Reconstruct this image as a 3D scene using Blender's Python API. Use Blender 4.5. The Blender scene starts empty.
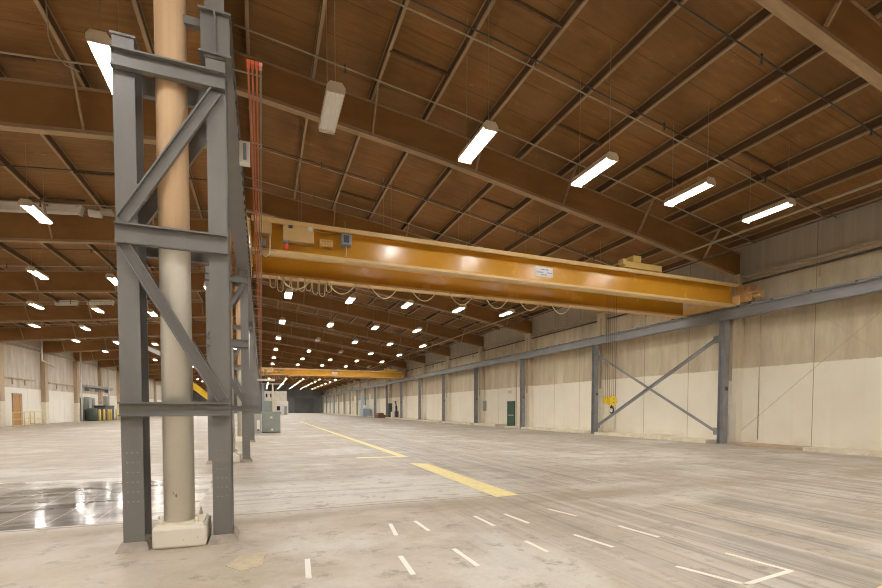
import bpy, math, random
from mathutils import Vector as V
random.seed(7)
sc = bpy.context.scene
col = sc.collection
PI = math.pi
F0, BAY = 6.36, 8.776          # first roof frame and frame spacing along the hall (Y)
NF = 19                        # frames in view
YEND, YBACK = 169.0, -14.0
XR, XL = 20.6, -21.0           # side walls
RIDGE = -0.925

# ------------------------------------------------------------------ materials
def S(r, g, b):
    f = lambda c: (c/255/12.92) if c/255 <= .04045 else ((c/255+.055)/1.055)**2.4
    return (f(r), f(g), f(b), 1)

class NT:
    def __init__(s, name):
        s.m = bpy.data.materials.new(name); s.m.use_nodes = True
        s.t = s.m.node_tree; s.p = s.t.nodes['Principled BSDF']
        s.co = s.t.nodes.new('ShaderNodeTexCoord').outputs['Object']
    def n(s, typ, **kw):
        x = s.t.nodes.new(typ)
        for k, v in kw.items(): setattr(x, k, v)
        return x
    def put(s, sock, v):
        if isinstance(v, bpy.types.NodeSocket): s.t.links.new(v, sock)
        else: sock.default_value = v
    def math(s, op, a, b=0.0, c=None):
        x = s.n('ShaderNodeMath', operation=op); s.put(x.inputs[0], a); s.put(x.inputs[1], b)
        if c is not None: s.put(x.inputs[2], c)
        return x.outputs[0]
    def mix(s, f, a, b, bt='MIX'):
        x = s.n('ShaderNodeMix', data_type='RGBA', blend_type=bt)
        s.put(x.inputs[0], f); s.put(x.inputs[6], a); s.put(x.inputs[7], b)
        return x.outputs[2]
    def map(s, scale=(1,1,1), loc=(0,0,0), rot=(0,0,0)):
        x = s.n('ShaderNodeMapping'); s.t.links.new(s.co, x.inputs[0])
        x.inputs['Scale'].default_value = scale; x.inputs['Location'].default_value = loc; x.inputs['Rotation'].default_value = rot
        return x.outputs[0]
    def noise(s, scale=1, detail=4, vec=None, rough=.55):
        x = s.n('ShaderNodeTexNoise'); s.t.links.new(vec if vec is not None else s.co, x.inputs['Vector'])
        x.inputs['Scale'].default_value = scale; x.inputs['Detail'].default_value = detail; x.inputs['Roughness'].default_value = rough
        return x.outputs['Fac']
    def rng(s, v, a, b, c=0., d=1.):
        x = s.n('ShaderNodeMapRange'); s.put(x.inputs[0], v)
        for i, k in enumerate((a, b, c, d)): x.inputs[i+1].default_value = k
        return x.outputs[0]
    def xyz(s):
        x = s.n('ShaderNodeSeparateXYZ'); s.t.links.new(s.co, x.inputs[0]); return x.outputs
    def band(s, v, lo, hi, soft=.01):
        a = s.rng(v, lo-soft, lo+soft); b = s.rng(v, hi-soft, hi+soft, 1, 0)
        return s.math('MULTIPLY', a, b)
    def done(s, color, rough=.5, metal=0., spec=.5, bump=None, bstr=.2, bdist=.01):
        s.put(s.p.inputs['Base Color'], color); s.put(s.p.inputs['Roughness'], rough)
        s.p.inputs['Metallic'].default_value = metal
        s.p.inputs['Specular IOR Level'].default_value = spec
        if bump is not None:
            b = s.n('ShaderNodeBump'); b.inputs['Strength'].default_value = bstr; b.inputs['Distance'].default_value = bdist
            s.t.links.new(bump, b.inputs['Height']); s.t.links.new(b.outputs[0], s.p.inputs['Normal'])
        return s.m

def paint(name, c, var=.12, scale=4., rough=.5, metal=0., stretch=(1,1,1), spec=.5, dirt=None, dirt_amt=.0):
    m = NT(name)
    n = m.noise(scale, 5, m.map(stretch))
    lo = tuple(x*(1-var) for x in c[:3])+(1,); hi = tuple(min(1, x*(1+var)) for x in c[:3])+(1,)
    cc = m.mix(m.rng(n, .3, .7), lo, hi)
    if dirt:
        d = m.noise(scale*2.3, 6, m.map(tuple(k*.9 for k in stretch), (3, 5, 1)))
        cc = m.mix(m.math('MULTIPLY', m.rng(d, .55, .75), dirt_amt), cc, dirt)
    return m.done(cc, m.rng(n, .2, .8, max(.05, rough-.08), min(1, rough+.08)), metal, spec)

def emit(name, c, strength):
    m = bpy.data.materials.new(name); m.use_nodes = True
    t = m.node_tree; t.nodes.clear()
    o = t.nodes.new('ShaderNodeOutputMaterial'); e = t.nodes.new('ShaderNodeEmission')
    e.inputs[0].default_value = c; e.inputs[1].default_value = strength
    t.links.new(e.outputs[0], o.inputs[0])
    return m

def floor_mat():
    m = NT('hall_concrete'); X, Y, Z = m.xyz()
    big = m.noise(.25, 6, rough=.6)
    mid = m.noise(1.3, 8, m.map((1, 1, 1), (9, 2, 0)), .65)
    fine = m.noise(16, 6, rough=.7)
    base = m.mix(m.rng(big, .38, .62), (0.468, 0.396, 0.309, 1), (0.576, 0.522, 0.439, 1))
    base = m.mix(m.rng(mid, .45, .68, 0, .6), base, (0.393, 0.334, 0.259, 1))
    tan = m.math('MULTIPLY', m.rng(Y, 7.2, 7.6, 1, .5), m.rng(m.noise(.75, 7, m.map((1, 1, 1), (2, 7, 0)), .6), .48, .68, 0, .75))
    base = m.mix(tan, base, (0.434, 0.343, 0.217, 1))
    # wheel streaks run down the hall on the right half
    right = m.rng(m.math('ADD', X, m.math('MULTIPLY', mid, 2.)), 2.6, 6.)
    st = m.noise(1, 6, m.map((2.2, .085, 1)), .65)
    st2 = m.noise(1, 5, m.map((8., .13, 1), (4, 1, 0)), .6)
    st3 = m.noise(1, 4, m.map((5., .11, 1), (14, 3, 0)), .5)
    base = m.mix(m.math('MULTIPLY', right, m.rng(st, .44, .60, 0, .75)), base, (0.325, 0.288, 0.247, 1))
    base = m.mix(m.math('MULTIPLY', right, m.rng(st2, .51, .62, 0, .85)), base, (0.226, 0.201, 0.180, 1))
    base = m.mix(m.math('MULTIPLY', right, m.rng(st3, .54, .66, 0, .7)), base, (0.652, 0.613, 0.547, 1))
    # trowelled cross streaks in the middle slabs
    ct = m.noise(1, 6, m.map((.09, 1.3, 1), (1, 8, 0)), .65)
    ct2 = m.noise(1, 5, m.map((.16, 4., 1), (6, 2, 0)), .6)
    mids = m.math('MULTIPLY', m.rng(X, 1., 7., 1, .3), m.rng(Y, 7.4, 7.6))
    base = m.mix(m.math('MULTIPLY', mids, m.rng(ct, .42, .56, 0, .9)), base, (0.393, 0.338, 0.267, 1))
    base = m.mix(m.math('MULTIPLY', mids, m.rng(ct2, .51, .62, 0, .8)), base, (0.309, 0.267, 0.222, 1))
    # the pale slab just past the first seam
    pale = m.math('MULTIPLY', m.band(Y, 7.5, 10.4, .25), m.rng(m.math('ADD', X, m.math('MULTIPLY', mid, 3.)), 5.2, 7.2, .85, 0))
    pale = m.math('MULTIPLY', pale, m.rng(ct2, .62, .48, .45, 1))
    base = m.mix(pale, base, (0.668, 0.639, 0.568, 1))
    patch = m.math('MULTIPLY', m.rng(m.noise(.30, 5, m.map((1, 1, 1), (21.3, 4.1, 0)), .6), .55, .62), .6)
    base = m.mix(patch, base, (0.668, 0.643, 0.585, 1))
    wp = m.math('MULTIPLY', m.band(X, 8.5, 14.5, 1.2), m.band(Y, 10.2, 13.4, .8))
    wp = m.math('MULTIPLY', wp, m.rng(m.noise(.8, 6, m.map((.6, 1.2, 1), (4, 4, 0)), .6), .40, .56, 0, .8))
    base = m.mix(wp, base, (.70, .67, .60, 1))
    # seams
    seam = m.math('LESS_THAN', m.math('ABSOLUTE', m.math('SUBTRACT', Y, m.math('ADD', 7.46, m.math('MULTIPLY', mid, .14)))), .02)
    seam = m.math('MULTIPLY', seam, m.math('LESS_THAN', X, 5.3))
    s2 = m.math('LESS_THAN', m.math('ABSOLUTE', m.math('SUBTRACT', m.math('MODULO', m.math('ADD', Y, 100), 5.9), 2.5)), .012)
    s2 = m.math('MULTIPLY', s2, m.math('GREATER_THAN', Y, 9))
    base = m.mix(m.math('MULTIPLY', m.math('MAXIMUM', seam, m.math('MULTIPLY', s2, .7)), .9), base, (0.167, 0.138, 0.100, 1))
    # stain along the near side of the seam
    stn = m.math('MULTIPLY', m.band(Y, 6.5, 7.4, .3), m.rng(m.noise(.8, 6, m.map((.5, 1.5, 1), (5, 5, 0))), .42, .58, 0, .7))
    base = m.mix(stn, base, (0.318, 0.242, 0.146, 1))
    base = m.mix(m.rng(m.noise(2.6, 10, m.map((1, 1, 1), (7, 7, 0)), .75), .54, .64, 0, .8), base, (0.259, 0.213, 0.155, 1))
    base = m.mix(m.rng(fine, .35, .75, 0, .3), base, (0.300, 0.263, 0.208, 1))
    rough = m.rng(mid, .3, .7, .32, .55)
    return m.done(base, rough, 0, .45, fine, .12, .004)

def wall_mat(name, upper):
    m = NT(name); X, Y, Z = m.xyz()
    st = m.noise(1, 7, m.map((1, 1.1, .22)), .65)
    st2 = m.noise(1, 5, m.map((1, 4.5, .13), (0, 3, 3)), .6)
    cl = m.noise(.55, 6)
    cream = m.mix(m.rng(cl, .35, .65), (.83, .78, .65, 1), (.88, .835, .71, 1))
    cream = m.mix(m.rng(st2, .55, .8, 0, .30), cream, (.72, .66, .51, 1))
    up = m.mix(m.rng(st, .32, .68), (.46, .38, .26, 1), (.72, .64, .49, 1))
    up = m.mix(m.rng(cl, .42, .68, 0, .6), up, (.56, .46, .32, 1))
    up = m.mix(m.rng(st2, .58, .74, 0, .5), up, (.40, .315, .20, 1))
    edge = m.math('ADD', 3.47, m.math('MULTIPLY', m.math('SUBTRACT', st2, .5), .10))
    fac = m.rng(m.math('SUBTRACT', Z, edge), -.02, .02)
    c = m.mix(fac, cream, up)
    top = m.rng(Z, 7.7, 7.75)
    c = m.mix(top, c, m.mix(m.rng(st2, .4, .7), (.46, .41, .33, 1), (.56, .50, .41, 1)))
    ph = m.math('MODULO', m.math('ADD', Y, 10*BAY-F0), BAY)
    j = None
    for q in (2.55, 5.5):
        k = m.math('LESS_THAN', m.math('ABSOLUTE', m.math('SUBTRACT', ph, q)), .013)
        j = k if j is None else m.math('MAXIMUM', j, k)
    c = m.mix(m.math('MULTIPLY', j, .7), c, (.16, .125, .08, 1))
    low = m.math('MULTIPLY', m.rng(Z, .1, .5, 1, 0), m.rng(m.noise(1.2, 6), .45, .65, 0, .5))
    c = m.mix(low, c, (.62, .54, .39, 1))
    if upper < 1:
        h = m.n('ShaderNodeHueSaturation'); h.inputs['Saturation'].default_value = upper; h.inputs['Value'].default_value = 1.04; m.put(h.inputs['Color'], c); c = h.outputs[0]
    return m.done(c, .75, 0, .25, st2, .1, .01)

def ply_mat():
    m = NT('roof_plywood'); X, Y, Z = m.xyz()
    gr = m.noise(1, 7, m.map((.9, 9, 1)), .65)
    bl = m.noise(.6, 5)
    c = m.mix(m.rng(gr, .3, .7), (0.211, 0.098, 0.030, 1), (0.326, 0.166, 0.054, 1))
    c = m.mix(m.rng(bl, .42, .62, 0, .55), c, (0.271, 0.153, 0.063, 1))
    c = m.mix(m.rng(m.noise(1.7, 8, m.map((1, 2, 1), (3, 1, 0)), .7), .62, .70, 0, .6), c, (0.428, 0.257, 0.101, 1))
    c = m.mix(m.rng(m.noise(.4, 4, m.map((1, 1, 1), (13, 8, 0))), .5, .66, 0, .6), c, (0.148, 0.078, 0.028, 1))
    ph = m.math('MODULO', m.math('ADD', Y, 100), 1.22)
    j = m.math('LESS_THAN', ph, .018)
    c = m.mix(m.math('MULTIPLY', j, .7), c, (0.066, 0.031, 0.010, 1))
    return m.done(c, .7, 0, .3)

def wood(name, a, b, stretch, rough=.7):
    m = NT(name)
    g = m.noise(1, 7, m.map(stretch), .65); k = m.noise(.9, 5)
    c = m.mix(m.rng(g, .3, .7), a, b)
    c = m.mix(m.rng(k, .5, .75, 0, .35), c, tuple(x*.55 for x in a[:3])+(1,))
    return m.done(c, rough, 0, .3)

def pole_mat():
    m = NT('post_paint'); X, Y, Z = m.xyz()
    st = m.noise(1, 6, m.map((9, 9, .35)), .6); cl = m.noise(2, 5)
    low = m.mix(m.rng(cl, .35, .65), (.78, .745, .655, 1), (.83, .80, .72, 1))
    chip = m.rng(m.noise(9, 6, m.map((1, 1, .6), (2, 2, 2)), .6), .70, .73, 0, .8)
    low = m.mix(m.math('MULTIPLY', chip, m.rng(Z, 1., 2.5, 1, 0)), low, (.22, .15, .09, 1))
    up = m.mix(m.rng(st, .3, .7), (.64, .425, .245, 1), (.75, .535, .335, 1))
    c = m.mix(m.rng(Z, 3.50, 3.54), low, up)
    return m.done(c, .6, 0, .35)

def tile_mat():
    m = NT('polished_slab'); X, Y, Z = m.xyz()
    n = m.noise(1.1, 7, m.map((.7, 1.6, 1)), .65); f = m.noise(.9, 8, m.map((.5, 2.2, 1), (3, 3, 0)), .7)
    c = m.mix(m.rng(n, .35, .65), (.17, .155, .14, 1), (.36, .335, .31, 1))
    c = m.mix(m.rng(f, .45, .72, 0, .85), c, (.60, .57, .51, 1))
    q = m.math('MODULO', m.math('ADD', X, 100.27), .57)
    c = m.mix(m.math('MULTIPLY', m.math('LESS_THAN', q, .02), .6), c, (.74, .70, .62, 1))
    wob = m.math('MULTIPLY', m.math('SUBTRACT', n, .5), 3.2)
    fade = m.math('MAXIMUM', m.rng(m.math('ADD', X, wob), -2.2, -1.0), m.rng(m.math('ADD', Y, wob), 11.0, 12.4))
    fade = m.math('MULTIPLY', fade, m.rng(f, .30, .5, .75, 1))
    c = m.mix(fade, c, m.mix(m.rng(f, .35, .65), (.60, .56, .48, 1), (.72, .68, .60, 1)))
    return m.done(c, m.math('MAXIMUM', m.rng(f, .4, .7, .08, .26), m.math('MULTIPLY', fade, .38)), 0, .5)

def rough_paint(name, c, under, thr=.5, scale=6):
    m = NT(name)
    n = m.noise(scale, 8, rough=.7)
    return m.done(m.mix(m.rng(n, thr, thr+.12, 0, .8), c, under), .6, 0, .3)

M = {}
M['floor'] = floor_mat()
M['tile'] = tile_mat()
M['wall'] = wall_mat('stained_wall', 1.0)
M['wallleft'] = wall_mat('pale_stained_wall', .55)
M['ply'] = ply_mat()
M['girder'] = wood('girder_plywood', (0.264, 0.132, 0.045, 1), (0.335, 0.177, 0.066, 1), (.5, 3, 2))
M['flange'] = wood('girder_flange_wood', (0.353, 0.238, 0.131, 1), (0.461, 0.330, 0.200, 1), (.4, 9, 9))
M['pweb'] = wood('joist_web', (0.110, 0.060, 0.031, 1), (0.182, 0.106, 0.055, 1), (6, .4, 4))
M['pfl'] = wood('joist_flange', (0.353, 0.246, 0.146, 1), (0.477, 0.353, 0.224, 1), (9, .4, 9))
M['steel'] = paint('grey_steel', (.185, .178, .170, 1), .12, 2.5, .42, 0, (1, 1, .3), .5)
M['bluesteel'] = paint('blue_grey_steel', (.27, .275, .28, 1), .15, 2., .42, 0, (1, .3, 1), .5)
M['darksteel'] = paint('dark_steel', (.075, .072, .075, 1), .2, 3, .5)
M['pole'] = pole_mat()
M['cream'] = paint('cream_paint', (.80, .74, .60, 1), .06, 3, .6, dirt=(.55, .46, .32, 1), dirt_amt=.4)
M['plinth'] = rough_paint('chipped_cream_plinth', (.78, .735, .64, 1), (.20, .14, .09, 1), .63, 13)
M['grout'] = paint('grout', (.34, .295, .25, 1), .2, 9, .8)
M['curb'] = paint('cream_curb', (.78, .71, .56, 1), .10, 2, .8, dirt=(.45, .35, .22, 1), dirt_amt=.4)
M['rustwood'] = paint('pilaster_upper', (.50, .385, .265, 1), .22, 1.6, .75, 0, (1, 1, .2))
M['yellow'] = paint('crane_yellow', (0.634, 0.321, 0.028, 1), .06, 1.2, .24, spec=.5)
M['yellowlight'] = paint('crane_flange_yellow', (0.704, 0.493, 0.220, 1), .06, 3, .42)
M['cabinet'] = paint('tan_yellow_enamel', (0.634, 0.440, 0.194, 1), .05, 3, .4)
M['trolleyyellow'] = paint('pale_trolley_yellow', (.90, .68, .22, 1), .05, 3, .4)
M['rusty'] = paint('rusty_tan', (.52, .315, .135, 1), .25, 9, .6, dirt=(.15, .08, .04, 1), dirt_amt=.6)
M['brightyellow'] = paint('bright_yellow', (.86, .60, .035, 1), .05, 3, .4)
M['orange'] = paint('conductor_orange', (0.546, 0.150, 0.057, 1), .1, 3, .5)
M['greengrey'] = paint('conductor_green_grey', (.20, .205, .155, 1), .1, 3, .5)
M['white'] = paint('white_enamel', (.80, .78, .72, 1), .04, 3, .4)
M['lampbody'] = paint('lamp_enamel', (.72, .62, .48, 1), .05, 3, .45)
M['louver'] = paint('unlit_diffuser', (.92, .90, .85, 1), .03, 3, .35)
M['lit'] = emit('lit_diffuser', (1., .965, .91, 1), 46.0)
M['wire'] = paint('thin_wire', (.42, .36, .28, 1), .1, 3, .5)
M['galv'] = paint('galvanised_pipe', (.50, .46, .39, 1), .12, 4, .42)
M['blackpipe'] = paint('dark_sprinkler_pipe', (.085, .075, .062, 1), .2, 4, .45)
M['pipe'] = paint('pale_pipe', (.46, .39, .29, 1), .1, 4, .4)
M['festoon'] = paint('cream_cable', (.88, .80, .56, 1), .05, 4, .5)
M['hook'] = paint('dark_hook_steel', (.05, .05, .055, 1), .2, 6, .45)
M['red'] = paint('signal_red', (.82, .13, .04, 1), .05, 4, .4)
M['bluegrey'] = paint('grey_blue_box', (.27, .31, .35, 1), .05, 4, .4)
M['greendoor'] = paint('dark_green_door', (.035, .105, .065, 1), .12, 3, .5)
M['green'] = paint('grey_green_enamel', (.29, .32, .285, 1), .08, 2, .5)
M['darkgreen'] = paint('dark_green_enamel', (.075, .10, .08, 1), .12, 3, .5)
M['panelgrey'] = paint('panel_grey', (.37, .375, .37, 1), .08, 3, .5)
M['orangewood'] = paint('varnished_door', (.50, .27, .095, 1), .12, 3, .5, 0, (4, 4, .5))
M['rail'] = paint('guard_rail_yellow', (.86, .66, .20, 1), .06, 4, .5)
M['yellowpaint'] = rough_paint('worn_yellow_floor_paint', (.88, .76, .34, 1), (.68, .61, .47, 1), .50)
M['whitepaint'] = rough_paint('worn_white_floor_paint', (.86, .83, .75, 1), (.62, .56, .47, 1), .58)
M['endgrey'] = paint('dark_end_wall', (.115, .115, .115, 1), .15, .6, .7)
M['endgrey2'] = paint('end_wall_cladding', (.17, .175, .175, 1), .15, .5, .7)
M['glassdark'] = paint('dark_glass', (.03, .033, .037, 1), .1, 3, .12)
M['officewall'] = paint('office_block', (.66, .62, .52, 1), .08, 1.5, .8)
M['bluepanel'] = paint('pale_blue_steel', (.36, .42, .50, 1), .08, 2, .5)
M['brown'] = paint('brown_crate_wood', (.20, .105, .05, 1), .2, 2, .7)
M['lens_red'] = paint('exit_red', (.80, .36, .30, 1), .05, 6, .4)
M['printing'] = paint('sign_print', (.30, .34, .42, 1), .05, 6, .5)

# ------------------------------------------------------------------ mesh builder
class MB:
    def __init__(s): s.v = []; s.f = []; s.mi = []; s.sm = []
    def add(s, vs, fs, mi=0, smooth=False):
        o = len(s.v); s.v += [tuple(v) for v in vs]
        for f in fs: s.f.append(tuple(o+i for i in f)); s.mi.append(mi); s.sm.append(smooth)
        return s
    def box(s, x0, x1, y0, y1, z0, z1, mi=0):
        vs = [(x, y, z) for z in (z0, z1) for y in (y0, y1) for x in (x0, x1)]
        return s.add(vs, [(0, 2, 3, 1), (4, 5, 7, 6), (0, 1, 5, 4), (2, 6, 7, 3), (0, 4, 6, 2), (1, 3, 7, 5)], mi)
    def obox(s, c, a, b, d, mi=0):   # centre and three half-vectors
        c, a, b, d = V(c), V(a), V(b), V(d)
        if a.cross(b).dot(d) < 0: a, b = b, a
        vs = [c+a*i+b*j+d*k for k in (-1, 1) for j in (-1, 1) for i in (-1, 1)]
        return s.add(vs, [(0, 2, 3, 1), (4, 5, 7, 6), (0, 1, 5, 4), (2, 6, 7, 3), (0, 4, 6, 2), (1, 3, 7, 5)], mi)
    def bar(s, p, q, w, h, up=(0, 0, 1), mi=0):   # w across, h along 'up'
        p, q = V(p), V(q); a = (q-p)/2; n = a.normalized(); u = V(up); u = (u-n*u.dot(n)).normalized(); r = n.cross(u)
        return s.obox((p+q)/2, a, r*w/2, u*h/2, mi)
    def chan(s, p, q, h, w, t, out, mi=0):        # channel section open towards 'out'
        p, q = V(p), V(q); a = (q-p)/2; n = a.normalized(); o = V(out); o = (o-n*o.dot(n)).normalized(); r = n.cross(o); c = (p+q)/2
        s.obox(c+o*t/2, a, r*h/2, o*t/2, mi)
        for k in (-1, 1): s.obox(c+r*k*(h/2-t/2)+o*(w/2+t/2), a, r*t/2, o*(w/2-t/2), mi)
        return s
    def ibeam(s, p, q, h, w, tf, tw, up=(0, 0, 1), mi=0, mf=None):
        p, q = V(p), V(q); a = (q-p)/2; n = a.normalized(); u = V(up); u = (u-n*u.dot(n)).normalized(); r = n.cross(u); c = (p+q)/2
        s.obox(c, a, r*tw/2, u*(h/2-tf), mi)
        for k in (-1, 1): s.obox(c+u*k*(h/2-tf/2), a, r*w/2, u*tf/2, mi if mf is None else mf)
        return s
    def tube(s, pts, r, n=8, mi=0, caps=True):
        pts = [V(p) for p in pts]; N = len(pts); rs = r if isinstance(r, (list, tuple)) else [r]*N
        vs = []; u = None
        for i in range(N):
            d = (pts[min(i+1, N-1)]-pts[max(i-1, 0)]).normalized()
            if u is None:
                u = V((0, 0, 1)) if abs(d.z) < .9 else V((1, 0, 0))
            u = (u-d*u.dot(d)).normalized(); w = d.cross(u)
            for k in range(n):
                t = 2*PI*k/n; vs.append(pts[i]+(u*math.cos(t)+w*math.sin(t))*rs[i])
        fs = [(i*n+k, i*n+(k+1) % n, (i+1)*n+(k+1) % n, (i+1)*n+k) for i in range(N-1) for k in range(n)]
        s.add(vs, fs, mi, n > 5)
        if caps:
            o = len(s.v)-len(vs)
            s.f.append(tuple(o+k for k in reversed(range(n)))); s.mi.append(mi); s.sm.append(False)
            s.f.append(tuple(o+(N-1)*n+k for k in range(n))); s.mi.append(mi); s.sm.append(False)
        return s
    def lathe(s, c, prof, n=24, mi=0, smooth=True):  # prof: (r, z) upward
        c = V(c); vs = [(c.x+r*math.cos(2*PI*k/n), c.y+r*math.sin(2*PI*k/n), c.z+z) for r, z in prof for k in range(n)]
        fs = [(i*n+k, i*n+(k+1) % n, (i+1)*n+(k+1) % n, (i+1)*n+k) for i in range(len(prof)-1) for k in range(n)]
        o = len(s.v); s.add(vs, fs, mi, smooth)
        s.f.append(tuple(o+k for k in reversed(range(n)))); s.mi.append(mi); s.sm.append(False)
        s.f.append(tuple(o+(len(prof)-1)*n+k for k in range(n))); s.mi.append(mi); s.sm.append(False)
        return s
    def strip(s, xs, lo, hi, y0, y1, mi=0):   # solid band along x between two height functions
        vs = []
        for x in xs: vs += [(x, y0, lo(x)), (x, y1, lo(x)), (x, y1, hi(x)), (x, y0, hi(x))]
        fs = []
        for i in range(len(xs)-1):
            a = 4*i; b = a+4
            for k in range(4): fs.append((a+k, b+k, b+(k+1) % 4, a+(k+1) % 4))
        fs.append((0, 1, 2, 3)); e = 4*(len(xs)-1); fs.append((e+3, e+2, e+1, e))
        if xs[-1] < xs[0]: fs = [tuple(reversed(f)) for f in fs]
        fs = [tuple(reversed(f)) for f in fs]
        return s.add(vs, fs, mi)
    def poly(s, pts, y0, y1, mi=0):           # (x, z) outline extruded along y, counter-clockwise seen from -y
        n = len(pts); vs = [(x, y0, z) for x, z in pts]+[(x, y1, z) for x, z in pts]
        fs = [tuple(range(n)), tuple(reversed(range(n, 2*n)))]+[(i, i+n, (i+1) % n+n, (i+1) % n) for i in range(n)]
        return s.add(vs, fs, mi)
    def build(s, name, mats, parent=None, bevel=0):
        me = bpy.data.meshes.new(name); me.from_pydata(s.v, [], s.f)
        for m in (mats if isinstance(mats, (list, tuple)) else [mats]): me.materials.append(m)
        me.polygons.foreach_set('material_index', s.mi); me.polygons.foreach_set('use_smooth', s.sm); me.update()
        o = bpy.data.objects.new(name, me); col.objects.link(o)
        if parent is not None: o.parent = parent
        if bevel:
            b = o.modifiers.new('bevel', 'BEVEL'); b.width = bevel; b.segments = 2; b.limit_method = 'ANGLE'
        return o

def tag(o, label, cat=None, group=None, kind=None):
    o['label'] = label
    if cat: o['category'] = cat
    if group: o['group'] = group
    if kind: o['kind'] = kind
    return o
def root(name, loc, label, cat, group=None):
    o = bpy.data.objects.new(name, None); o.empty_display_size = .2; o.location = loc; col.objects.link(o)
    return tag(o, label, cat, group)
KIDS = {}
def copy_tree(o, loc, label, parent=None):
    c = o.copy(); col.objects.link(c); c.parent = parent
    if parent is None: c.location = loc; c['label'] = label
    for ch in o.children: copy_tree(ch, None, None, c)
    return c
def structure(name, mb, mats, label=None, **kw):
    o = mb.build(name, mats, **kw); o['kind'] = 'structure'
    if label: o['label'] = label
    return o
ORD = 'first second third fourth fifth sixth seventh eighth ninth tenth eleventh twelfth thirteenth fourteenth fifteenth sixteenth seventeenth eighteenth nineteenth twentieth twenty-first twenty-second'.split()

# ------------------------------------------------------------------ roof profile
PX = [RIDGE, 0, 5.83, 7.64, 14.5, XR]; PZ = [10.93, 10.83, 10.12, 9.83, 8.73, 7.65]
def zb(x):                     # underside of the roof beams
    if x < RIDGE: return 9.28+.10*x
    for i in range(5):
        if x <= PX[i+1] or i == 4: return PZ[i]+(PZ[i+1]-PZ[i])*(x-PX[i])/(PX[i+1]-PX[i])
def zt(x): return zb(x)+(1.2 if x < RIDGE else 1.12)   # underside of the joists
JD = .34                       # joist depth
RX = PX; LX = [RIDGE-.001, -11, XL]

# ------------------------------------------------------------------ setting
fl = MB(); fl.box(XL-.4, XR+.4, YBACK-.4, YEND+.4, -.3, 0)
floor = structure('floor', fl, M['floor'], 'worn tan concrete hall floor')
p = MB(); p.box(-9.5, -1.0, 7.62, 12.5, .0, .003)
o = structure('floor_slab', p, M['tile'], 'dark polished floor slab with pale joint lines behind the first tower')

def floor_part(name, pts, mat, label):
    m = MB(); n = len(pts); z0, z1 = 0, .004
    area = sum(pts[i][0]*pts[(i+1) % n][1]-pts[(i+1) % n][0]*pts[i][1] for i in range(n))
    if area < 0: pts = pts[::-1]
    vs = [(x, y, z0) for x, y in pts]+[(x, y, z1) for x, y in pts]
    m.add(vs, [tuple(range(n, 2*n))]+[(i, (i+1) % n, (i+1) % n+n, i+n) for i in range(n)])
    o = m.build(name, mat, floor); o['label'] = label
def seg(a, b, w):
    a, b = V((*a, 0)), V((*b, 0)); d = (b-a).normalized(); r = V((-d.y, d.x, 0))*w/2
    return [tuple(k[:2]) for k in (a-r, b-r, b+r, a+r)]
for a, b in [((1.64, 6.17), (1.56, 5.57)), ((2.01, 6.2), (2.02, 5.63)), ((.43, 5.03), (.39, 4.44)), ((1.38, 4.77), (1.34, 4.18)), ((2.02, 4.8), (2.03, 4.18)),
             ((2.93, 6.18), (2.94, 5.55)), ((3.42, 6.14), (3.46, 5.52)), ((4.25, 6.2), (4.36, 5.63)), ((2.95, 4.78), (2.96, 4.32)), ((3.68, 4.8), (3.77, 4.2)), ((4.53, 4.95), (4.60, 4.33))]:
    floor_part('painted_dash', seg(a, b, .055), M['whitepaint'], 'white painted dash')
for a, b in [((3.91, 3.45), (4.1, 2.84)), ((4.07, 2.86), (4.89, 2.95)), ((4.86, 2.97), (4.78, 3.58))]:
    floor_part('corner_line', seg(a, b, .05), M['whitepaint'], 'white painted corner line')
floor_part('aisle_stripe', [(4.24, 14.65), (4.52, 14.6), (4.47, 60), (4.25, 60)], M['yellowpaint'], 'yellow aisle stripe')
floor_part('aisle_stripe', [(4.02, 12.9), (4.48, 12.6), (4.43, 7.43), (3.95, 7.39)], M['yellowpaint'], 'wide yellow aisle stripe')
floor_part('aisle_stripe', [(2.85, 15.0), (2.85, 14.72), (4.24, 14.62), (4.24, 14.9)], M['yellowpaint'], 'short yellow cross stripe')
M['fadedyellow'] = rough_paint('faded_yellow_patch', (.62, .525, .345, 1), (.50, .44, .35, 1), .44, 7)
floor_part('faded_paint_patch', [(-.37, 5.1), (-.24, 5.4), (.01, 5.45), (-.02, 4.97), (-.22, 4.89)], M['fadedyellow'], 'faded yellow paint patch')
floor_part('aisle_stripe', [(5.1, 2.38), (5.35, 2.42), (5.4, 2.3), (5.15, 2.25)], M['yellowpaint'], 'yellow stripe end')

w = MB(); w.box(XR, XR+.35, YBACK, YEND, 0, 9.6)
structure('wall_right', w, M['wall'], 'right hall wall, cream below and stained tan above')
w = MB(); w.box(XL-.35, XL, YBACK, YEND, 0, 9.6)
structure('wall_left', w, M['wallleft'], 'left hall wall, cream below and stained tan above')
w = MB(); w.box(XL-.35, XR+.35, YBACK-.35, YBACK, 0, 13)
structure('wall_back', w, M['cream'], 'rear hall wall behind the camera')
w = MB(); w.box(XL-.35, XR+.35, YEND, YEND+.35, 0, 13)
structure('wall_end', w, M['endgrey2'], 'dark grey far end wall')
d = MB(); d.box(10.6, 17.2, YEND-.12, YEND, 0, 5.2)
for i in range(16): d.box(10.7, 17.1, YEND-.15, YEND-.12, .1+i*.32, .37+i*.32)
dr = structure('door_1', d, M['endgrey'], 'dark roller door in the far end wall')
f = MB(); f.box(10.3, 10.6, YEND-.2, YEND, 0, 5.5); f.box(17.2, 17.5, YEND-.2, YEND, 0, 5.5); f.box(10.6, 17.2, YEND-.25, YEND, 5.2, 5.6)
f.build('door_frame', M['endgrey2'], dr)
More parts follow.
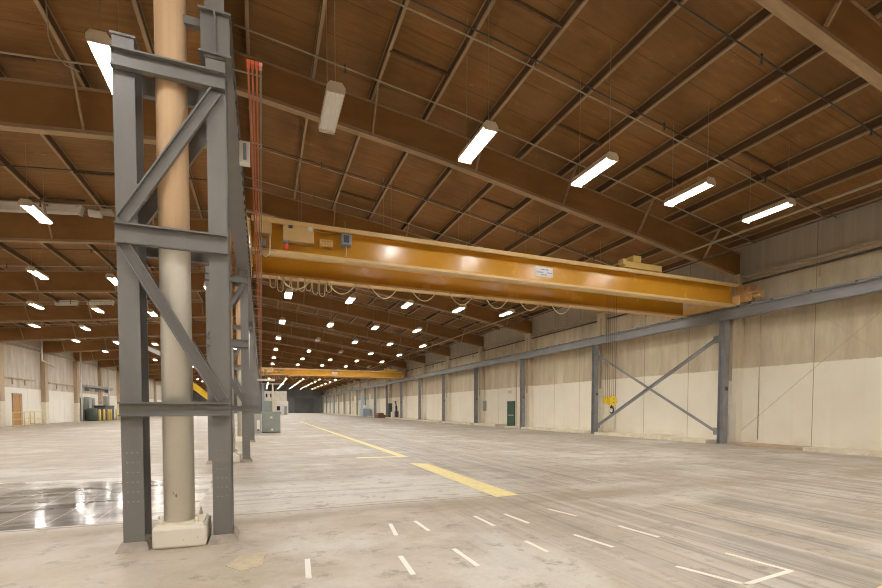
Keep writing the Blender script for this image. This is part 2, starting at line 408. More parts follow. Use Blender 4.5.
# roof deck
c = MB(); up = lambda k: (lambda x: zt(x)+JD+k)
c.strip([RIDGE]+RX[1:]+[XR+.35], up(0), up(.15), YBACK-.35, YEND+.35)
c.strip([XL-.35, -11, RIDGE], lambda x: 10.48+.10*x+JD, lambda x: 10.48+.10*x+JD+.15, YBACK-.35, YEND+.35)
c.box(RIDGE-.12, RIDGE, YBACK-.35, YEND+.35, 10.48+.10*RIDGE+JD, zt(RIDGE)+JD)
structure('ceiling', c, M['ply'], 'brown plywood roof deck')
# roof joists, one running line each
def joist(x):
    m = MB(); z = zt(x); 
    sl = (zt(x+.3)-zt(x-.3))/.6 if x > 0 else .10
    m.box(x-.025, x+.025, YBACK, YEND, z+.05, z+JD-.03, 0)
    m.box(x-.042, x+.042, YBACK, YEND, z, z+.05, 1); m.box(x-.042, x+.042, YBACK, YEND, z+JD-.055, z+JD-.005, 1)
    return m
RJ = [-.25+1.84*j for j in range(0, 12)]; LJ = [-.6-1.84*j for j in range(1, 12)]
for i, x in enumerate(RJ+LJ):
    o = structure('roof_joist', joist(x), [M['pweb'], M['pfl']], '%s wooden roof joist %s from the post row' % (ORD[i if x > -.3 else i-12], 'right' if x > -.3 else 'left'))
    o['group'] = 'roof joists'
# roof beams
def girder(right):
    m = MB(); xs = RX if right else LX
    m.strip(xs, lambda x: zb(x)+.1, lambda x: zt(x)-.06, -.09, .09, 0)
    m.strip(xs, lambda x: zb(x), lambda x: zb(x)+.10, -.12, .12, 1)
    m.strip(xs, lambda x: zt(x)-.07, lambda x: zt(x), -.11, .11, 1)
    return m
G = {}
for k in range(NF):
    for right in (True, False):
        n = 'roof_beam'
        if right not in G:
            o = structure(n, girder(right), [M['girder'], M['flange']])
            G[right] = o
            js = [x for j, x in enumerate(RJ if right else LJ) if j % 2 == (0 if right else 1) and 1 < abs(x) < 19.5]
            br = None
            for x in js:
                b = MB(); b.bar((x, -.17, zb(x)+.06), (x, -.95, zt(x)+.02), .05, .09)
                q = b.build('knee_brace', M['pfl'], o)
        else:
            o = G[right].copy(); col.objects.link(o)
            for ch in G[right].children:
                cc = ch.copy(); cc.parent = o; col.objects.link(cc)
        o.location.y = F0+BAY*k
        o['label'] = '%s deep wooden roof beam %s of the post row' % (ORD[k], 'right' if right else 'left'); o['group'] = 'roof beams'
# pilasters
for side, X0, X1 in (('right', XR-.38, XR), ('left', XL, XL+.38)):
    for k in range(0, NF):
        y = F0+BAY*k
        m = MB(); 
        if side == 'right': m.box(X0, X1, y-.36, y+.36, 0, zb(X0), 0); m.box(X0-.03, X0, y-.12, y+.06, 2.9, 7.4, 1); m.box(X0-.03, X0, y-.12, y+.06, 0, 2.9, 2)
        else: m.box(X0, X1, y-.36, y+.36, 0, 2.2, 2); m.box(X0, X1, y-.36, y+.36, 2.2, zb(X0), 1)
        o = structure('pilaster', m, [M['wall'], M['rustwood'], M['cream']], '%s wall pilaster on the %s wall' % (ORD[k], side)); o['group'] = side+' wall pilasters'
# curbs along the right wall
for k in range(-1, NF-1):
    y0 = F0+BAY*k+.5; y1 = y0+BAY-1.0
    m = MB()
    if k == 0: m.box(19.3, XR-.02, YBACK+.5, 11.4, 0, .14); m.box(19.42, XR-.02, 11.4, 14.6, 0, .10, 1)
    elif k < 0: continue
    else:
        if k == 3: m.box(19.4, XR-.02, y0, 34.9, 0, .13); m.box(19.4, XR-.02, 36.6, y1, 0, .2)
        else: m.box(19.4, XR-.02, y0, y1, 0, .15)
        if k == 1: m.box(19.37, 20.5, 18.2, 19.3, 0, .24)
    o = structure('curb', m, [M['curb'], M['rustwood']], 'low cream curb along the right wall, %s bay' % ORD[k]); o['group'] = 'wall curbs'
# ledge along the right wall with small struts
m = MB(); m.box(XR-.22, XR, YBACK, YEND, 7.52, 7.66); m.box(XR-.3, XR-.22, YBACK, YEND, 7.56, 7.62)
led = structure('trim_1', m, M['pipe'], 'tan ledge along the top of the right wall')
m = MB(); m.tube([(XR-.16, YBACK, 7.30), (XR-.16, YEND, 7.30)], .05)
structure('trim_2', m, M['blackpipe'], 'dark pipe run under the right wall ledge')
for k in range(0, 10):
    for q in (2.2, 5.4):
        y = F0+BAY*k+q; m = MB(); m.bar((XR-.02, y, 6.85), (XR-.2, y-.15, 7.45), .06, .06); m.build('strut', M['pipe'], led)
m = MB(); m.box(XL, XL+.2, YBACK, YEND, 7.3, 7.42)
structure('trim_3', m, M['pipe'], 'tan ledge along the top of the left wall')

# pipes below the roof
def long_pipe(name, pts, r, mat, label, cat='pipe', group=None):
    m = MB(); m.tube(pts, r, 8); return tag(m.build(name, mat), label, cat, group)
long_pipe('roof_pipe', [(16.75, YBACK, 8.2), (16.75, YEND, 8.2)], .045, M['pipe'], 'pale pipe running down the hall under the right roof beams')
long_pipe('roof_pipe', [(17.75, YBACK, 8.02), (17.75, YEND, 8.02)], .03, M['blackpipe'], 'thin dark pipe beside the pale pipe under the right roof beams')
nb = 0
for k in range(0, 6):
    for q in (1.69, 4.64, 7.64):
        y = F0+BAY*k+q
        for side in ('right', 'left'):
            xs = [-.6, 0, 5.83, 7.64, 14.5, 20.2] if side == 'right' else [-1.3, -20.6]
            t = MB(); t.tube([(x, y, zt(x)-.05) for x in xs], .021, 7)
            o = tag(t.build('sprinkler_pipe', M['blackpipe'] if nb % 3 == 0 or q == 4.64 else M['pipe']), '%s sprinkler pipe crossing the %s roof under the joists' % (ORD[nb // 2], side), 'pipe', 'sprinkler pipes')
            for j in range(4):
                x = (2.4+j*4.6) if side == 'right' else (-3.4-j*4.6)
                h = MB(); z = zt(x)-.05; h.tube([(x, y, z-.02), (x, y, z-.13)], .022, 6); h.tube([(x, y, z-.13), (x, y, z-.145)], .05, 8); h.tube([(x, y, z), (x, y, z+.10)], .03, 6)
                h.build('sprinkler_head', M['blackpipe'], o)
            nb += 1
for k in range(0, 6):
    y = 11.27+BAY*k
    xs = [-.6, 0, 5.83, 7.64, 14.5, 20.2]
    long_pipe('lamp_conduit', [(x, y, zt(x)-.03) for x in xs], .02, M['pipe'], '%s thin pale conduit crossing under the right roof joists' % ORD[k], 'conduit', 'lamp conduits')
for i, (x, y) in enumerate([(3.43, 12.8), (8.95, 12.8), (8.95, 18.37), (5.27, 9.9), (12.63, 12.9), (14.47, 10.6), (3.43, 21.7), (-5., 14.2), (-6.5, 22.6), (-4.3, 20.1)]):
    m = MB(); xb = x+1.78*(1 if x > 0 else -1); m.bar((x, y, zt(x)+.03), (xb, y, zt(xb)+.03), .07, .09)
    o = structure('joist_blocking', m, M['pweb'], 'dark wooden blocking piece between two roof joists, %s' % ORD[i]); o['group'] = 'joist blocking'

# ------------------------------------------------------------------ lamps
def lamp(lit, label, wires):
    r = root('bay_lamp', (0, 0, 0), label, 'lamp', 'hanging bay lamps')
    h = MB()
    pr = [(-.19, 0), (.19, 0), (.19, .05), (.12, .14), (-.12, .14), (-.19, .05)]
    h.poly(pr, -.75, .75)
    for sx in (-1, 1): h.box(sx*.185-.005, sx*.185+.005, -.75, .75, -.04, 0); h.box(-.18, .18, sx*.745-.005, sx*.745+.005, -.085, 0)  # skirts added to hide the diffuser at low view angles, deeper at the ends
    h.build('housing', M['lampbody'], r)
    d = MB()
    if lit: d.box(-.178, .178, -.738, .738, -.008, 0)
    else:
        d.box(-.175, .175, -.72, .72, -.012, 0)
        for i in range(7): x = -.156+i*.052; d.box(x-.014, x+.014, -.735, .735, -.05, -.012)
    d.build('diffuser', M['lit'] if lit else M['louver'], r)
    return r
LZ = 8.17
proto = {}
RXL = [1.50, 5.06, 8.63, 12.2, 15.76]; LXL = [-2.64, -7.0, -10.15, -13.45, -16.8]
OFF = {(0, 0), (4, 1), (5, 2), (6, 4+9), (7, 4), (8, 2)}
RP = ['nearest the post row', 'second from the post row', 'in the middle', 'second from the right wall', 'nearest the right wall']
LP = ['nearest the post row', 'second from the post row', 'in the middle', 'second from the left wall', 'nearest the left wall']
for k in range(-2, 18):
    y = 10.53+BAY*k
    for side, xs, ps in (('right', RXL, RP), ('left', LXL, LP)):
        yy = y+(.3 if side == 'left' else .06)
        for i, x in enumerate(xs):
            if side == 'right' and (k, i) == (3, 4): continue
            lit = not (side == 'right' and (k, i) in OFF)
            where = ('%s row down the %s roof' % (ORD[k], side)) if k >= 0 else ('%s row behind the camera, %s roof' % (ORD[-k-1], side))
            lab = '%s hanging bay lamp, %s, %s' % ('lit' if lit else 'unlit louvred', where, ps[i])
            if lit not in proto:
                r = proto[lit] = lamp(lit, lab, True); r.location = (x, yy, LZ)
            else: r = copy_tree(proto[lit], (x, yy, LZ), lab)
            if k < 5:
                for s_ in (-.62, .62):
                    m = MB(); m.tube([(0, s_, .13), (0, s_, zt(x)+JD-LZ)], .006, 5); wq = m.build('hanging_wire', M['wire'], r)

# ------------------------------------------------------------------ left runway: towers, round posts, beam
CX1, CX2 = -1.362, -.455
def tower(label):
    r = root('braced_tower', (0, 0, 0), label, 'tower', 'braced steel towers')
    for cx in (CX1, CX2):
        m = MB()
        for y in (-.185, .173): m.box(cx-.103, cx+.103, y-.0, y+.012, .09, 5.63)
        m.box(cx-.006, cx+.006, -.173, .173, .09, 5.63)
        for i in range(3):
            for j in range(6): m.tube([(cx-.05+i*.05, -.185, .55+j*.11), (cx-.05+i*.05, -.188, .55+j*.11)], .0055, 6, 1)
        c = m.build('column', [M['steel'], M['galv']], r)
        m = MB(); m.box(cx-.118, cx+.118, -.20, .20, 5.63, 5.655); m.build('cap_plate', M['steel'], c)
        m = MB(); e = .065
        vs = [(cx-.16-e*k, -.17-e*k, .09-.09*k) for k in (1, 0)]
        a, b = .125, .165; t, u = .21, .235
        lo = [(cx-b, -u-.05, 0), (cx+b, -u-.05, 0), (cx+b, u+.05, 0), (cx-b, u+.05, 0)]; hi = [(cx-a, -t, .09), (cx+a, -t, .09), (cx+a, t, .09), (cx-a, t, .09)]
        m.add(lo+hi, [(3, 2, 1, 0), (4, 5, 6, 7), (0, 1, 5, 4), (1, 2, 6, 5), (2, 3, 7, 6), (3, 0, 4, 7)])
        m.build('grout_pad', M['grout'], r)
        for bx in (-.06, .06):
            m = MB(); m.tube([(cx+bx, .195, .08), (cx+bx, .195, .14)], .014, 6); m.build('anchor_bolt', M['darksteel'], c)
    for z, h in ((5.37, .2), (3.51, .22), (1.59, .16)):
        for s_ in (-1, 1):
            m = MB(); m.chan((CX1-.11, s_*.186, z), (CX2+.10, s_*.186, z), h, .075, .018, (0, s_, 0)); m.build('cross_member', M['steel'], r)
    for s_ in (-1, 1):
        for a, b in (((CX1-.03, 3.66), (CX2-.0, 5.24)), ((CX1-.03, 3.39), (CX2+.02, 1.70))):
            m = MB(); m.chan((a[0], s_*.188, a[1]), (b[0], s_*.188, b[1]), .13, .06, .016, (0, s_, 0)); m.build('diagonal', M['steel'], r)
    return r
def post(label):
    r = root('round_post', (0, 0, 0), label, 'post', 'round posts under the ridge')
    m = MB(); m.lathe((-.932, 0, 0), [(.163, .27), (.163, 10.7)], 32); m.build('shaft', M['pole'], r)
    m = MB(); m.box(-1.175, -.62, -.295, .30, 0, .25); p = m.build('plinth', M['plinth'], r, .035)
    m = MB(); m.box(-1.14, -.66, -.25, .25, .25, .275); m.build('base_plate', M['cream'], p)
    for bx in (-1.11, -.73):
        for by in (-.19, .21): m = MB(); m.tube([(bx, by, .27), (bx, by, .33)], .022, 6); m.tube([(bx, by, .33), (bx, by, .37)], .012, 6); m.build('anchor_bolt', M['cream'], p)
    m = MB(); m.box(-1.15, -.7, -.16, .16, 10.68, 10.93); m.build('cap', M['rustwood'], r)
    return r
T = P = None
for k in range(NF):
    y = F0+BAY*k-.125
    tl = '%s grey braced steel tower in the row, beside a round post' % ORD[k] if k else 'nearest grey braced steel tower, around the cream round post'
    pl = '%s round post in the row, cream below and tan above' % ORD[k] if k else 'nearest cream and tan round post inside the grey tower'
    if k == 0: T = tower(tl); T.location = (0, y, 0); P = post(pl); P.location = (0, y, 0)
    else: copy_tree(T, (0, y, 0), tl); copy_tree(P, (0, y, 0), pl)
YB = F0-.36
m = MB(); m.ibeam((CX2, YB, 5.905), (CX2, YEND-1, 5.905), .50, .34, .022, .016)
for k in range(NF):
    for s_ in (.05, .14): m.box(CX2-.15, CX2+.15, YB+s_+BAY*k, YB+s_+.014+BAY*k, 5.675, 6.135)
rb = m.build('runway_beam', M['steel'])
tag(rb, 'grey crane runway beam on the row of braced towers', 'beam')
m = MB(); m.box(CX2-.035, CX2+.035, YB+.1, YEND-1, 6.155, 6.215); m.build('rail', M['darksteel'], rb)
m = MB(); m.box(CX2-.10, CX2+.10, YB+.03, YB+.06, 6.155, 6.72); m.box(CX2-.012, CX2+.012, YB+.06, YB+.4, 6.22, 6.65); m.build('end_stop', M['steel'], rb)
m = MB(); m.box(-.80, -.62, YB+.16, YB+.24, 6.03, 6.12); m.build('tie_plate', M['steel'], rb)
for n in range(60):
    y = 6.63+1.68*n
    m = MB(); m.tube([(CX2+.14, y, 5.945), (.055, y, 5.945)], .011, 6); m.tube([(.04, y, 5.945), (.04, y, 5.90)], .01, 6); m.build('bracket', M['pipe'], rb)
m = MB()
for n in range(240): y = 6.6+.4*n; m.box(CX2+.145, CX2+.185, y, y+.05, 5.70, 5.77)
m.build('clip_row', M['darksteel'], rb)
for i, (x, mt, lab) in enumerate([(-.11, 'orange', 'leftmost orange crane conductor bar beside the runway beam'), (-.06, 'orange', 'second orange conductor bar from the runway beam'),
                           (-.01, 'orange', 'third orange conductor bar, next to the grey-green one'), (.035, 'greengrey', 'grey-green conductor bar beside the three orange ones')]):
    m = MB(); y1 = YEND-3
    m.box(x-.012, x+.012, 6.38, y1, 5.88, 5.92)
    o = tag(m.build('conductor_bar', M[mt]), lab, 'bar', 'crane conductor bars')
    m = MB(); m.box(x-.018, x+.018, 6.34, 6.43, 5.878, 5.922); q = m.build('end_cap', M['red'] if mt == 'orange' else M['lens_red'], o)
r = root('junction_box', (-.22, 8.0, 5.46), 'white junction box on the runway beam beside the orange bars', 'box')
m = MB(); m.box(-.068, .09, 0, .14, 0, .33); m.build('body', M['white'], r, .01)
m = MB(); m.box(-.01, .04, -.015, 0, .04, .29); m.build('door', M['bluegrey'], r)
long_pipe('white_strip', [(-.38, 16.75, 4.2), (-.43, 16.75, 2.4), (-.43, 16.75, 0)], .03, M['white'], 'thin white strip standing beside the runway row past the second tower', 'conduit')  # thin white tube drawn for the white vertical line along the tower row

# ------------------------------------------------------------------ right runway
RXC = 19.82
m = MB(); m.ibeam((RXC, YBACK+1, 5.885), (RXC, YEND-1, 5.885), .45, .30, .022, .016)
rr = tag(m.build('runway_beam', M['bluesteel']), 'blue-grey crane runway beam along the right wall', 'beam')
m = MB(); m.tube([(RXC-.05, YBACK+1, 6.145), (RXC-.05, YEND-1, 6.145)], .042, 8); m.build('rail', M['bluesteel'], rr)
for n in range(90):
    y = -6+1.46*n; m = MB(); m.box(RXC-.15, RXC+.05, y-.025, y+.025, 6.108, 6.175); m.build('rail_clip', M['darksteel'], rr)
def rpost(label):
    r = root('runway_post', (0, 0, 0), label, 'post', 'blue-grey runway posts')
    m = MB()
    for y in (-.15, .135): m.box(-.15, .15, y, y+.015, .02, 5.66)
    m.box(-.006, .006, -.135, .135, .02, 5.66); m.build('column', M['bluesteel'], r)
    m = MB(); m.box(-.2, .2, -.2, .2, 0, .02); m.build('base_plate', M['bluesteel'], r)
    m = MB(); m.box(-.05, .05, -.2, -.15, 2.45, 2.62); m.build('outlet_box', M['darksteel'], r)
    return r
R0 = None
for k in range(0, NF):
    y = F0+BAY*k
    lab = ('%s blue-grey steel post under the right runway beam' % ORD[k]) + (', near end of the braces' if k == 1 else ', far end of the braces' if k == 2 else ', counted from the camera')
    if R0 is None: R0 = rpost(lab); R0.location = (RXC, y, 0)
    else: copy_tree(R0, (RXC, y, 0), lab)
xb = RXC-.02
m = MB(); m.chan((xb, F0+BAY+.21, 4.92), (xb, F0+2*BAY-.21, .48), .17, .07, .014, (-1, 0, 0)); b1 = tag(m.build('cross_brace', M['bluesteel']), 'grey diagonal brace rising towards the nearer right post', 'brace')
for p_ in ((F0+BAY+.37, 4.84), (F0+2*BAY-.37, .57)):
    m = MB(); m.box(xb-.012, xb+.0, p_[0]-.16, p_[0]+.16, p_[1]-.17, p_[1]+.17); m.build('gusset_plate', M['bluesteel'], b1)
xb = RXC+.09
m = MB(); m.bar((xb, F0+BAY+.21, .45), (xb, F0+2*BAY-.21, 4.95), .02, .13); m.bar((xb+.04, F0+BAY+.21, .39), (xb+.04, F0+2*BAY-.21, 4.89), .09, .014); b2 = tag(m.build('cross_brace', M['bluesteel']), 'thin grey diagonal brace rising towards the farther right post', 'brace')
for p_ in ((F0+BAY+.37, .56), (F0+2*BAY-.37, 4.84)):
    m = MB(); m.box(xb+.0, xb+.03, p_[0]-.16, p_[0]+.16, p_[1]-.17, p_[1]+.17); m.build('gusset_plate', M['bluesteel'], b2)
for a, b, lab in (((15.0, .42), (9.75, 5.1), 'faint thin line rising across the nearest right wall bay'), ((11.4, 5.1), (6.9, 1.05), 'faint thin line falling across the nearest right wall bay')):
    m = MB()
    xq = XR-.012 if 'rising' in lab else XR-.03
    m.tube([(xq, a[0], a[1]), (xq, b[0], b[1])], .007, 6)  # thin tube drawn as a faint diagonal line on the wall
    tag(m.build('wall_line', M['wire']), lab, 'rod')

# ------------------------------------------------------------------ crane
def crane(loc, label):
    r = root('bridge_crane', loc, label, 'crane', 'yellow bridge cranes')
    L0, L1 = -.22, 19.58
    gs = []
    for nm, yc in (('front', .22), ('rear', 2.78)):
        m = MB(); x0, x1 = L0, L1
        m.box(x0, x1, yc-.012, yc+.012, 6.2, 7.06, 0)
        m.box(x0, x1, yc-.22, yc+.22, 6.17, 6.205, 1)
        m.box(x0, x1, yc-.32, yc+.32, 7.05, 7.085, 1)
        for s_ in (-1, 1): m.box(x0, x1, yc+s_*.32-.012, yc+s_*.32+.012, 6.95, 7.085, 1)
        for s_ in (-1, 1): m.box(x0, x1, yc+s_*.22-.012, yc+s_*.22+.012, 6.15, 6.23, 1)
        g = m.build('girder', [M['yellow'], M['yellowlight']], r); gs.append(g)
        m = MB(); m.box(L0, L1, yc-.03, yc+.03, 7.085, 7.14); m.build('trolley_rail', M['yellowlight'], g)
    # sign on the front web
    m = MB(); m.box(9.36, 10.12, .19, .206, 6.45, 6.80); sg = m.build('capacity_sign', M['white'], gs[0]); sg['label'] = 'white sign with grey printing'
    m = MB()
    random.seed(3)
    for z, xs in ((6.72, [(9.62, .14), (9.80, .12)]), (6.61, [(9.42, .07), (9.50, .06), (9.57, .07), (9.65, .05), (9.85, .03), (9.90, .07), (9.98, .06), (10.05, .04)]), (6.53, [(9.60, .12), (9.75, .1)])):
        for x, wd in xs: m.box(x, x+wd, .184, .191, z-.02, z+.02)
    pr = m.build('printing', M['printing'], sg)
    # electrical gear on the front girder
    y0, y1 = .0, .206
    def gear(nm, b, mat, lab, bev=.012):
        m = MB(); m.box(*b); o = m.build(nm, mat, gs[0], bev); o['label'] = lab; return o
    gear('control_cabinet', (.63, 1.50, -.10, .2, 6.50, 7.0), M['cabinet'], 'tan control cabinet')
    gear('label_plate', (1.32, 1.46, -.115, -.10, 6.84, 6.97), M['white'], 'white plate on the cabinet')
    gear('nameplate', (.78, .90, -.115, -.10, 6.86, 6.95), M['darksteel'], 'dark plate on the cabinet')
    gear('resistor_box', (1.68, 2.06, -.02, .2, 6.50, 6.70), M['cabinet'], 'small tan ventilated box')
    m = MB()
    for i in range(4):
        for j in range(2): m.box(1.73+i*.08, 1.78+i*.08, -.03, -.02, 6.54+j*.075, 6.58+j*.075)
    m.build('vent', M['yellow'], gs[0])
    gear('disconnect_box', (2.32, 2.62, -.09, .2, 6.60, 6.93), M['bluegrey'], 'grey-blue control box')
    gear('keypad', (2.38, 2.55, -.105, -.09, 6.66, 6.88), M['darksteel'], 'dark panel on the control box')
    m = MB(); m.tube([(2.45, .05, 6.93), (2.45, .05, 7.34)], .012, 6); m.build('antenna', M['pipe'], gs[0])
    m = MB(); m.tube([(2.47, .05, 6.6), (2.49, .05, 6.45), (2.47, .1, 6.3)], .014, 6); m.build('lead', M['festoon'], gs[0])
    m = MB(); m.lathe((.72, -.06, 6.26), [(.075, 0), (.075, .11), (.055, .15), (.02, .17)], 16); b = m.build('beacon', M['red'], gs[0]); b['label'] = 'red warning beacon'
    m = MB(); m.lathe((.72, -.06, 6.42), [(.085, 0), (.085, .06)], 16); m.build('beacon_mount', M['bluegrey'], gs[0])
    gear('end_cabinet', (-.15, .32, -.12, .2, 6.62, 6.98), M['cabinet'], 'pale tan box at the crane end')
    gear('drive_box', (.02, .16, -.06, .2, 6.27, 6.50), M['bluegrey'], 'dark blue box at the crane end')
    m = MB(); m.tube([(.27, -.05, 6.8), (.27, -.06, 6.3), (.25, -.06, 6.05), (.15, -.05, 5.98), (.05, -.03, 6.05)], .022, 6); m.build('lead', M['festoon'], gs[0])
    m = MB(); m.tube([(-.2, -.1, 7.12), (.4, -.05, 7.10), (1.2, 0, 7.02), (1.7, .05, 6.92), (2.2, .1, 6.95)], .014, 6); m.build('lead', M['cabinet'], gs[0])
    # end trucks
    for x0, x1, z0, z1, lab in ((-.66, -.24, 6.27, 6.75, 'left'), (19.60, 20.0, 6.22, 6.62, 'right')):
        m = MB(); ya = -.75 if lab == 'left' else -.12; m.box(x0+.04, x1-.04, ya, 3.75, z0, z1); m.box(x0, x1, ya, 3.75, z1-.03, z1); e = m.build('end_truck', M['yellowlight'], r)
        for yw in ((-.55, 3.55) if lab == 'left' else (-.38, 3.55)):
            xc = RXC-.05 if lab == 'right' else CX2
            m = MB(); rr_ = .16; zc = (6.19 if lab == 'right' else 6.215)+rr_; m.tube([(xc-.05, yw, zc), (xc+.05, yw, zc)], rr_, 20); m.build('wheel', M['darksteel'], e)
        xg = x1-.05 if lab == 'right' else x0+.0
        m = MB()
        if lab == 'right':
            m.box(19.66, 19.94, -.30, .10, 6.60, 7.02); m.box(19.70, 19.90, -.62, -.12, 6.28, 6.60)
            m.tube([(19.8, -.30, 6.83), (19.8, -.62, 6.80)], .17, 14); m.tube([(19.8, -.62, 6.80), (19.8, -.70, 6.79)], .12, 12)
            m.tube([(19.55, -.46, 6.62), (20.0, -.46, 6.62)], .13, 14); m.box(19.70, 19.82, .12, .24, 7.08, 7.26)
            m.build('drive_motor', M['rusty'], e)
            m = MB(); m.tube([(19.8, -.62, 6.46), (19.8, -.98, 6.44)], .075, 12); m.tube([(19.8, -.95, 6.44), (19.8, -1.0, 6.44)], .11, 12); m.box(19.66, 19.94, -.92, -.66, 6.54, 6.66); m.build('buffer', M['rusty'], e)
        else:
            m.box(-.62, -.3, -.1, .4, 6.75, 7.05); m.tube([(-.45, -.1, 6.9), (-.45, -.5, 6.9)], .11, 12); m.build('drive_motor', M['rusty'], e)
    # festoon cable under the rear girder
    yf = 2.48
    m = MB(); m.box(.1, 13.3, yf-.02, yf+.02, 6.13, 6.165); m.build('festoon_track', M['yellowlight'], r)
    def loop(x0, x1, sag, n=12):
        return [(x0+(x1-x0)*i/n, yf, 6.14-sag*(1-(2*i/n-1)**2)) for i in range(n+1)]
    for i in range(8):
        a = .62+i*1.57
        m = MB(); m.tube(loop(a, a+1.05, .40+.02*(i % 3)), .021, 6); m.build('festoon_cable', M['festoon'], r)
    for i in range(9):
        a = .30+i*.235; sg_ = (.42, .52, .30, .46, .44, .40, .50, .55, .38)[i]
        m = MB(); m.tube([(a, yf, 6.14)]+[(a+.01+.09*(1-math.cos(PI*t/8)), yf+.01*i, 6.14-sg_+.1-.1*math.sin(PI*t/8)) for t in range(9)]+[(a+.2, yf, 6.14)], .014, 6); m.build('festoon_cable', M['festoon'], r)
    return r, gs
def trolley(loc, label):
    r = root('hoist_trolley', loc, label, 'trolley', 'crane hoist trolleys')
    m = MB()
    for yc in (.22, 2.78): m.box(0, 1.95, yc-.09, yc+.09, 7.22, 7.46)
    for x in (.25, 1.55): m.box(x, x+.2, .3, 2.7, 7.24, 7.42)
    m.box(-.12, .08, .08, .36, 7.30, 7.52)
    m.build('frame', M['trolleyyellow'], r, .01)
    m = MB()
    for yc in (.22, 2.78):
        for x in (.2, 1.75): m.tube([(x, yc-.05, 7.215), (x, yc+.05, 7.215)], .075, 14)
    m.build('wheels', M['darksteel'], r)
    m = MB(); m.tube([(.5, .9, 7.42), (.5, 2.1, 7.42)], .17, 18); m.build('drum', M['darksteel'], r)
    m = MB(); m.box(.40, .80, .08, .5, 7.46, 7.70); m.tube([(.6, .6, 7.58), (.6, 1.3, 7.58)], .15, 14); m.build('hoist_motor', M['trolleyyellow'], r)
    return r
def hook(loc, label):
    r = root('hook_block', loc, label, 'hook', 'crane hook blocks')
    m = MB(); n = 16
    for y0, y1, rad, cx in ((-.10, -.06, .20, .03), (.06, .10, .20, .03)):
        m.tube([(cx, y0, .53), (cx, y1, .53)], rad, 24)
    m.box(-.17, .23, -.065, .065, .42, .64); m.build('cheeks', M['brightyellow'], r)
    m = MB()
    for x in (-.06, .12): m.tube([(x, -.055, .53), (x, .055, .53)], .16, 20)
    m.build('sheaves', M['brightyellow'], r)
    m = MB(); m.tube([(-.22, .02, .56), (-.22, .10, .56)], .16, 20); m.build('side_sheave', M['brightyellow'], r)
    m = MB(); m.box(-.0, .08, -.105, -.10, .60, .625); m.box(-.0, .08, -.105, -.10, .44, .465); m.build('slots', M['hook'], r)
    m = MB(); m.tube([(.02, 0, .40), (.02, 0, .26)], .035, 10)
    m.tube([(.02+.11*math.cos(t), 0, .13+.13*math.sin(t)) for t in [PI/2-.0-.35*i for i in range(13)]], [.035]*9+[.03, .026, .02, .012], 10)
    m.tube([(.02-.05, 0, .25), (.09, 0, .25)], .05, 10); m.build('hook', M['hook'], r)
    m = MB()
    for x in (-.33, -.22, -.10, .02, .12, .22): m.tube([(x, 0, .6), (x*.9, 0, 7.30-loc[2])], .007, 5)
    m.build('wire_rope', M['hook'], r)
    return r
c1, g1 = crane((0, 14.43, 0), 'near yellow double girder bridge crane spanning the right bay')
t1 = trolley((13.42, 14.43, 0), 'yellow hoist trolley on top of the near crane')
h1 = hook((14.08, 15.93, 1.42), 'yellow hook block hanging from the near crane in front of the wall')
c2 = copy_tree(c1, (0, 66.6, 0), 'far yellow bridge crane across the distant right bay')
t2 = copy_tree(t1, (17.0, 66.6, 0), 'yellow hoist trolley on top of the far crane, near the wall')

# ------------------------------------------------------------------ right wall fittings
yd0, yd1 = 35.25, 36.35
m = MB(); m.box(XR-.06, XR-.01, yd0, yd1, .02, 2.2); dg = structure('door_2', m, M['greendoor'], 'dark green door in the right wall')
m = MB(); m.box(XR-.1, XR-.0, yd0-.07, yd0, 0, 2.28); m.box(XR-.1, XR, yd1, yd1+.07, 0, 2.28); m.box(XR-.1, XR, yd0-.07, yd1+.07, 2.2, 2.28); m.build('door_frame', M['darkgreen'], dg)
m = MB(); m.box(XR-.12, XR-.06, yd0+.1, yd1-.1, 1.0, 1.08); m.build('push_bar', M['galv'], dg)
r = root('exit_sign', (XR-.06, 36.1, 2.95), 'small red and white exit sign above the green door', 'sign')
m = MB(); m.box(-.04, .05, -.28, .28, 0, .30); m.build('case', M['white'], r, .01)
def text_obj(body, size, parent, loc, rot, mat, name):
    cu = bpy.data.curves.new(name, 'FONT'); cu.body = body; cu.size = size; cu.extrude = .004; cu.align_x = 'CENTER'
    cu.materials.append(mat); tmp = bpy.data.objects.new(name, cu); col.objects.link(tmp)
    me = bpy.data.meshes.new_from_object(tmp.evaluated_get(bpy.context.evaluated_depsgraph_get())); bpy.data.objects.remove(tmp); bpy.data.curves.remove(cu)
    o = bpy.data.objects.new(name, me); o.location = loc; o.rotation_euler = rot; o.parent = parent; col.objects.link(o)
text_obj('EXIT', .23, r, (-.045, 0, .07), (PI/2, 0, -PI/2), M['red'], 'lettering')
def wallbox(name, y, z, dy, dz, dx, mat, lab, cat='box', door=True):
    r = root(name, (XR-.005, y, z), lab, cat)
    m = MB(); m.box(-dx, 0, -dy/2, dy/2, 0, dz); m.build('body', mat, r, .01)
    if door: m = MB(); m.box(-dx-.015, -dx, -dy/2+.03, dy/2-.03, .03, dz-.03); m.build('cover', mat, r)
    return r
wallbox('breaker_box', 41.0, 1.4, .55, .95, .18, M['panelgrey'], 'small grey electrical panel on the wall left of the green door')
wallbox('electrical_cabinet', 76.5, .0, 1.1, 2.5, .5, M['darkgreen'], 'tall dark cabinet against the far right wall', 'cabinet')
r = root('equipment_crate', (19.2, 77.5, 0), 'low brown crate on the floor by the far right wall', 'crate')
m = MB(); m.box(-1.0, .3, -1.5, 1.6, 0, .55); m.build('body', M['brown'], r); m = MB(); m.box(-.7, .1, -1, 1, .55, .85); m.build('lid', M['brown'], r)
r = root('machine_stand', (19.3, 70.3, 0), 'cream machine stand by the right wall before the brown crate', 'machine')
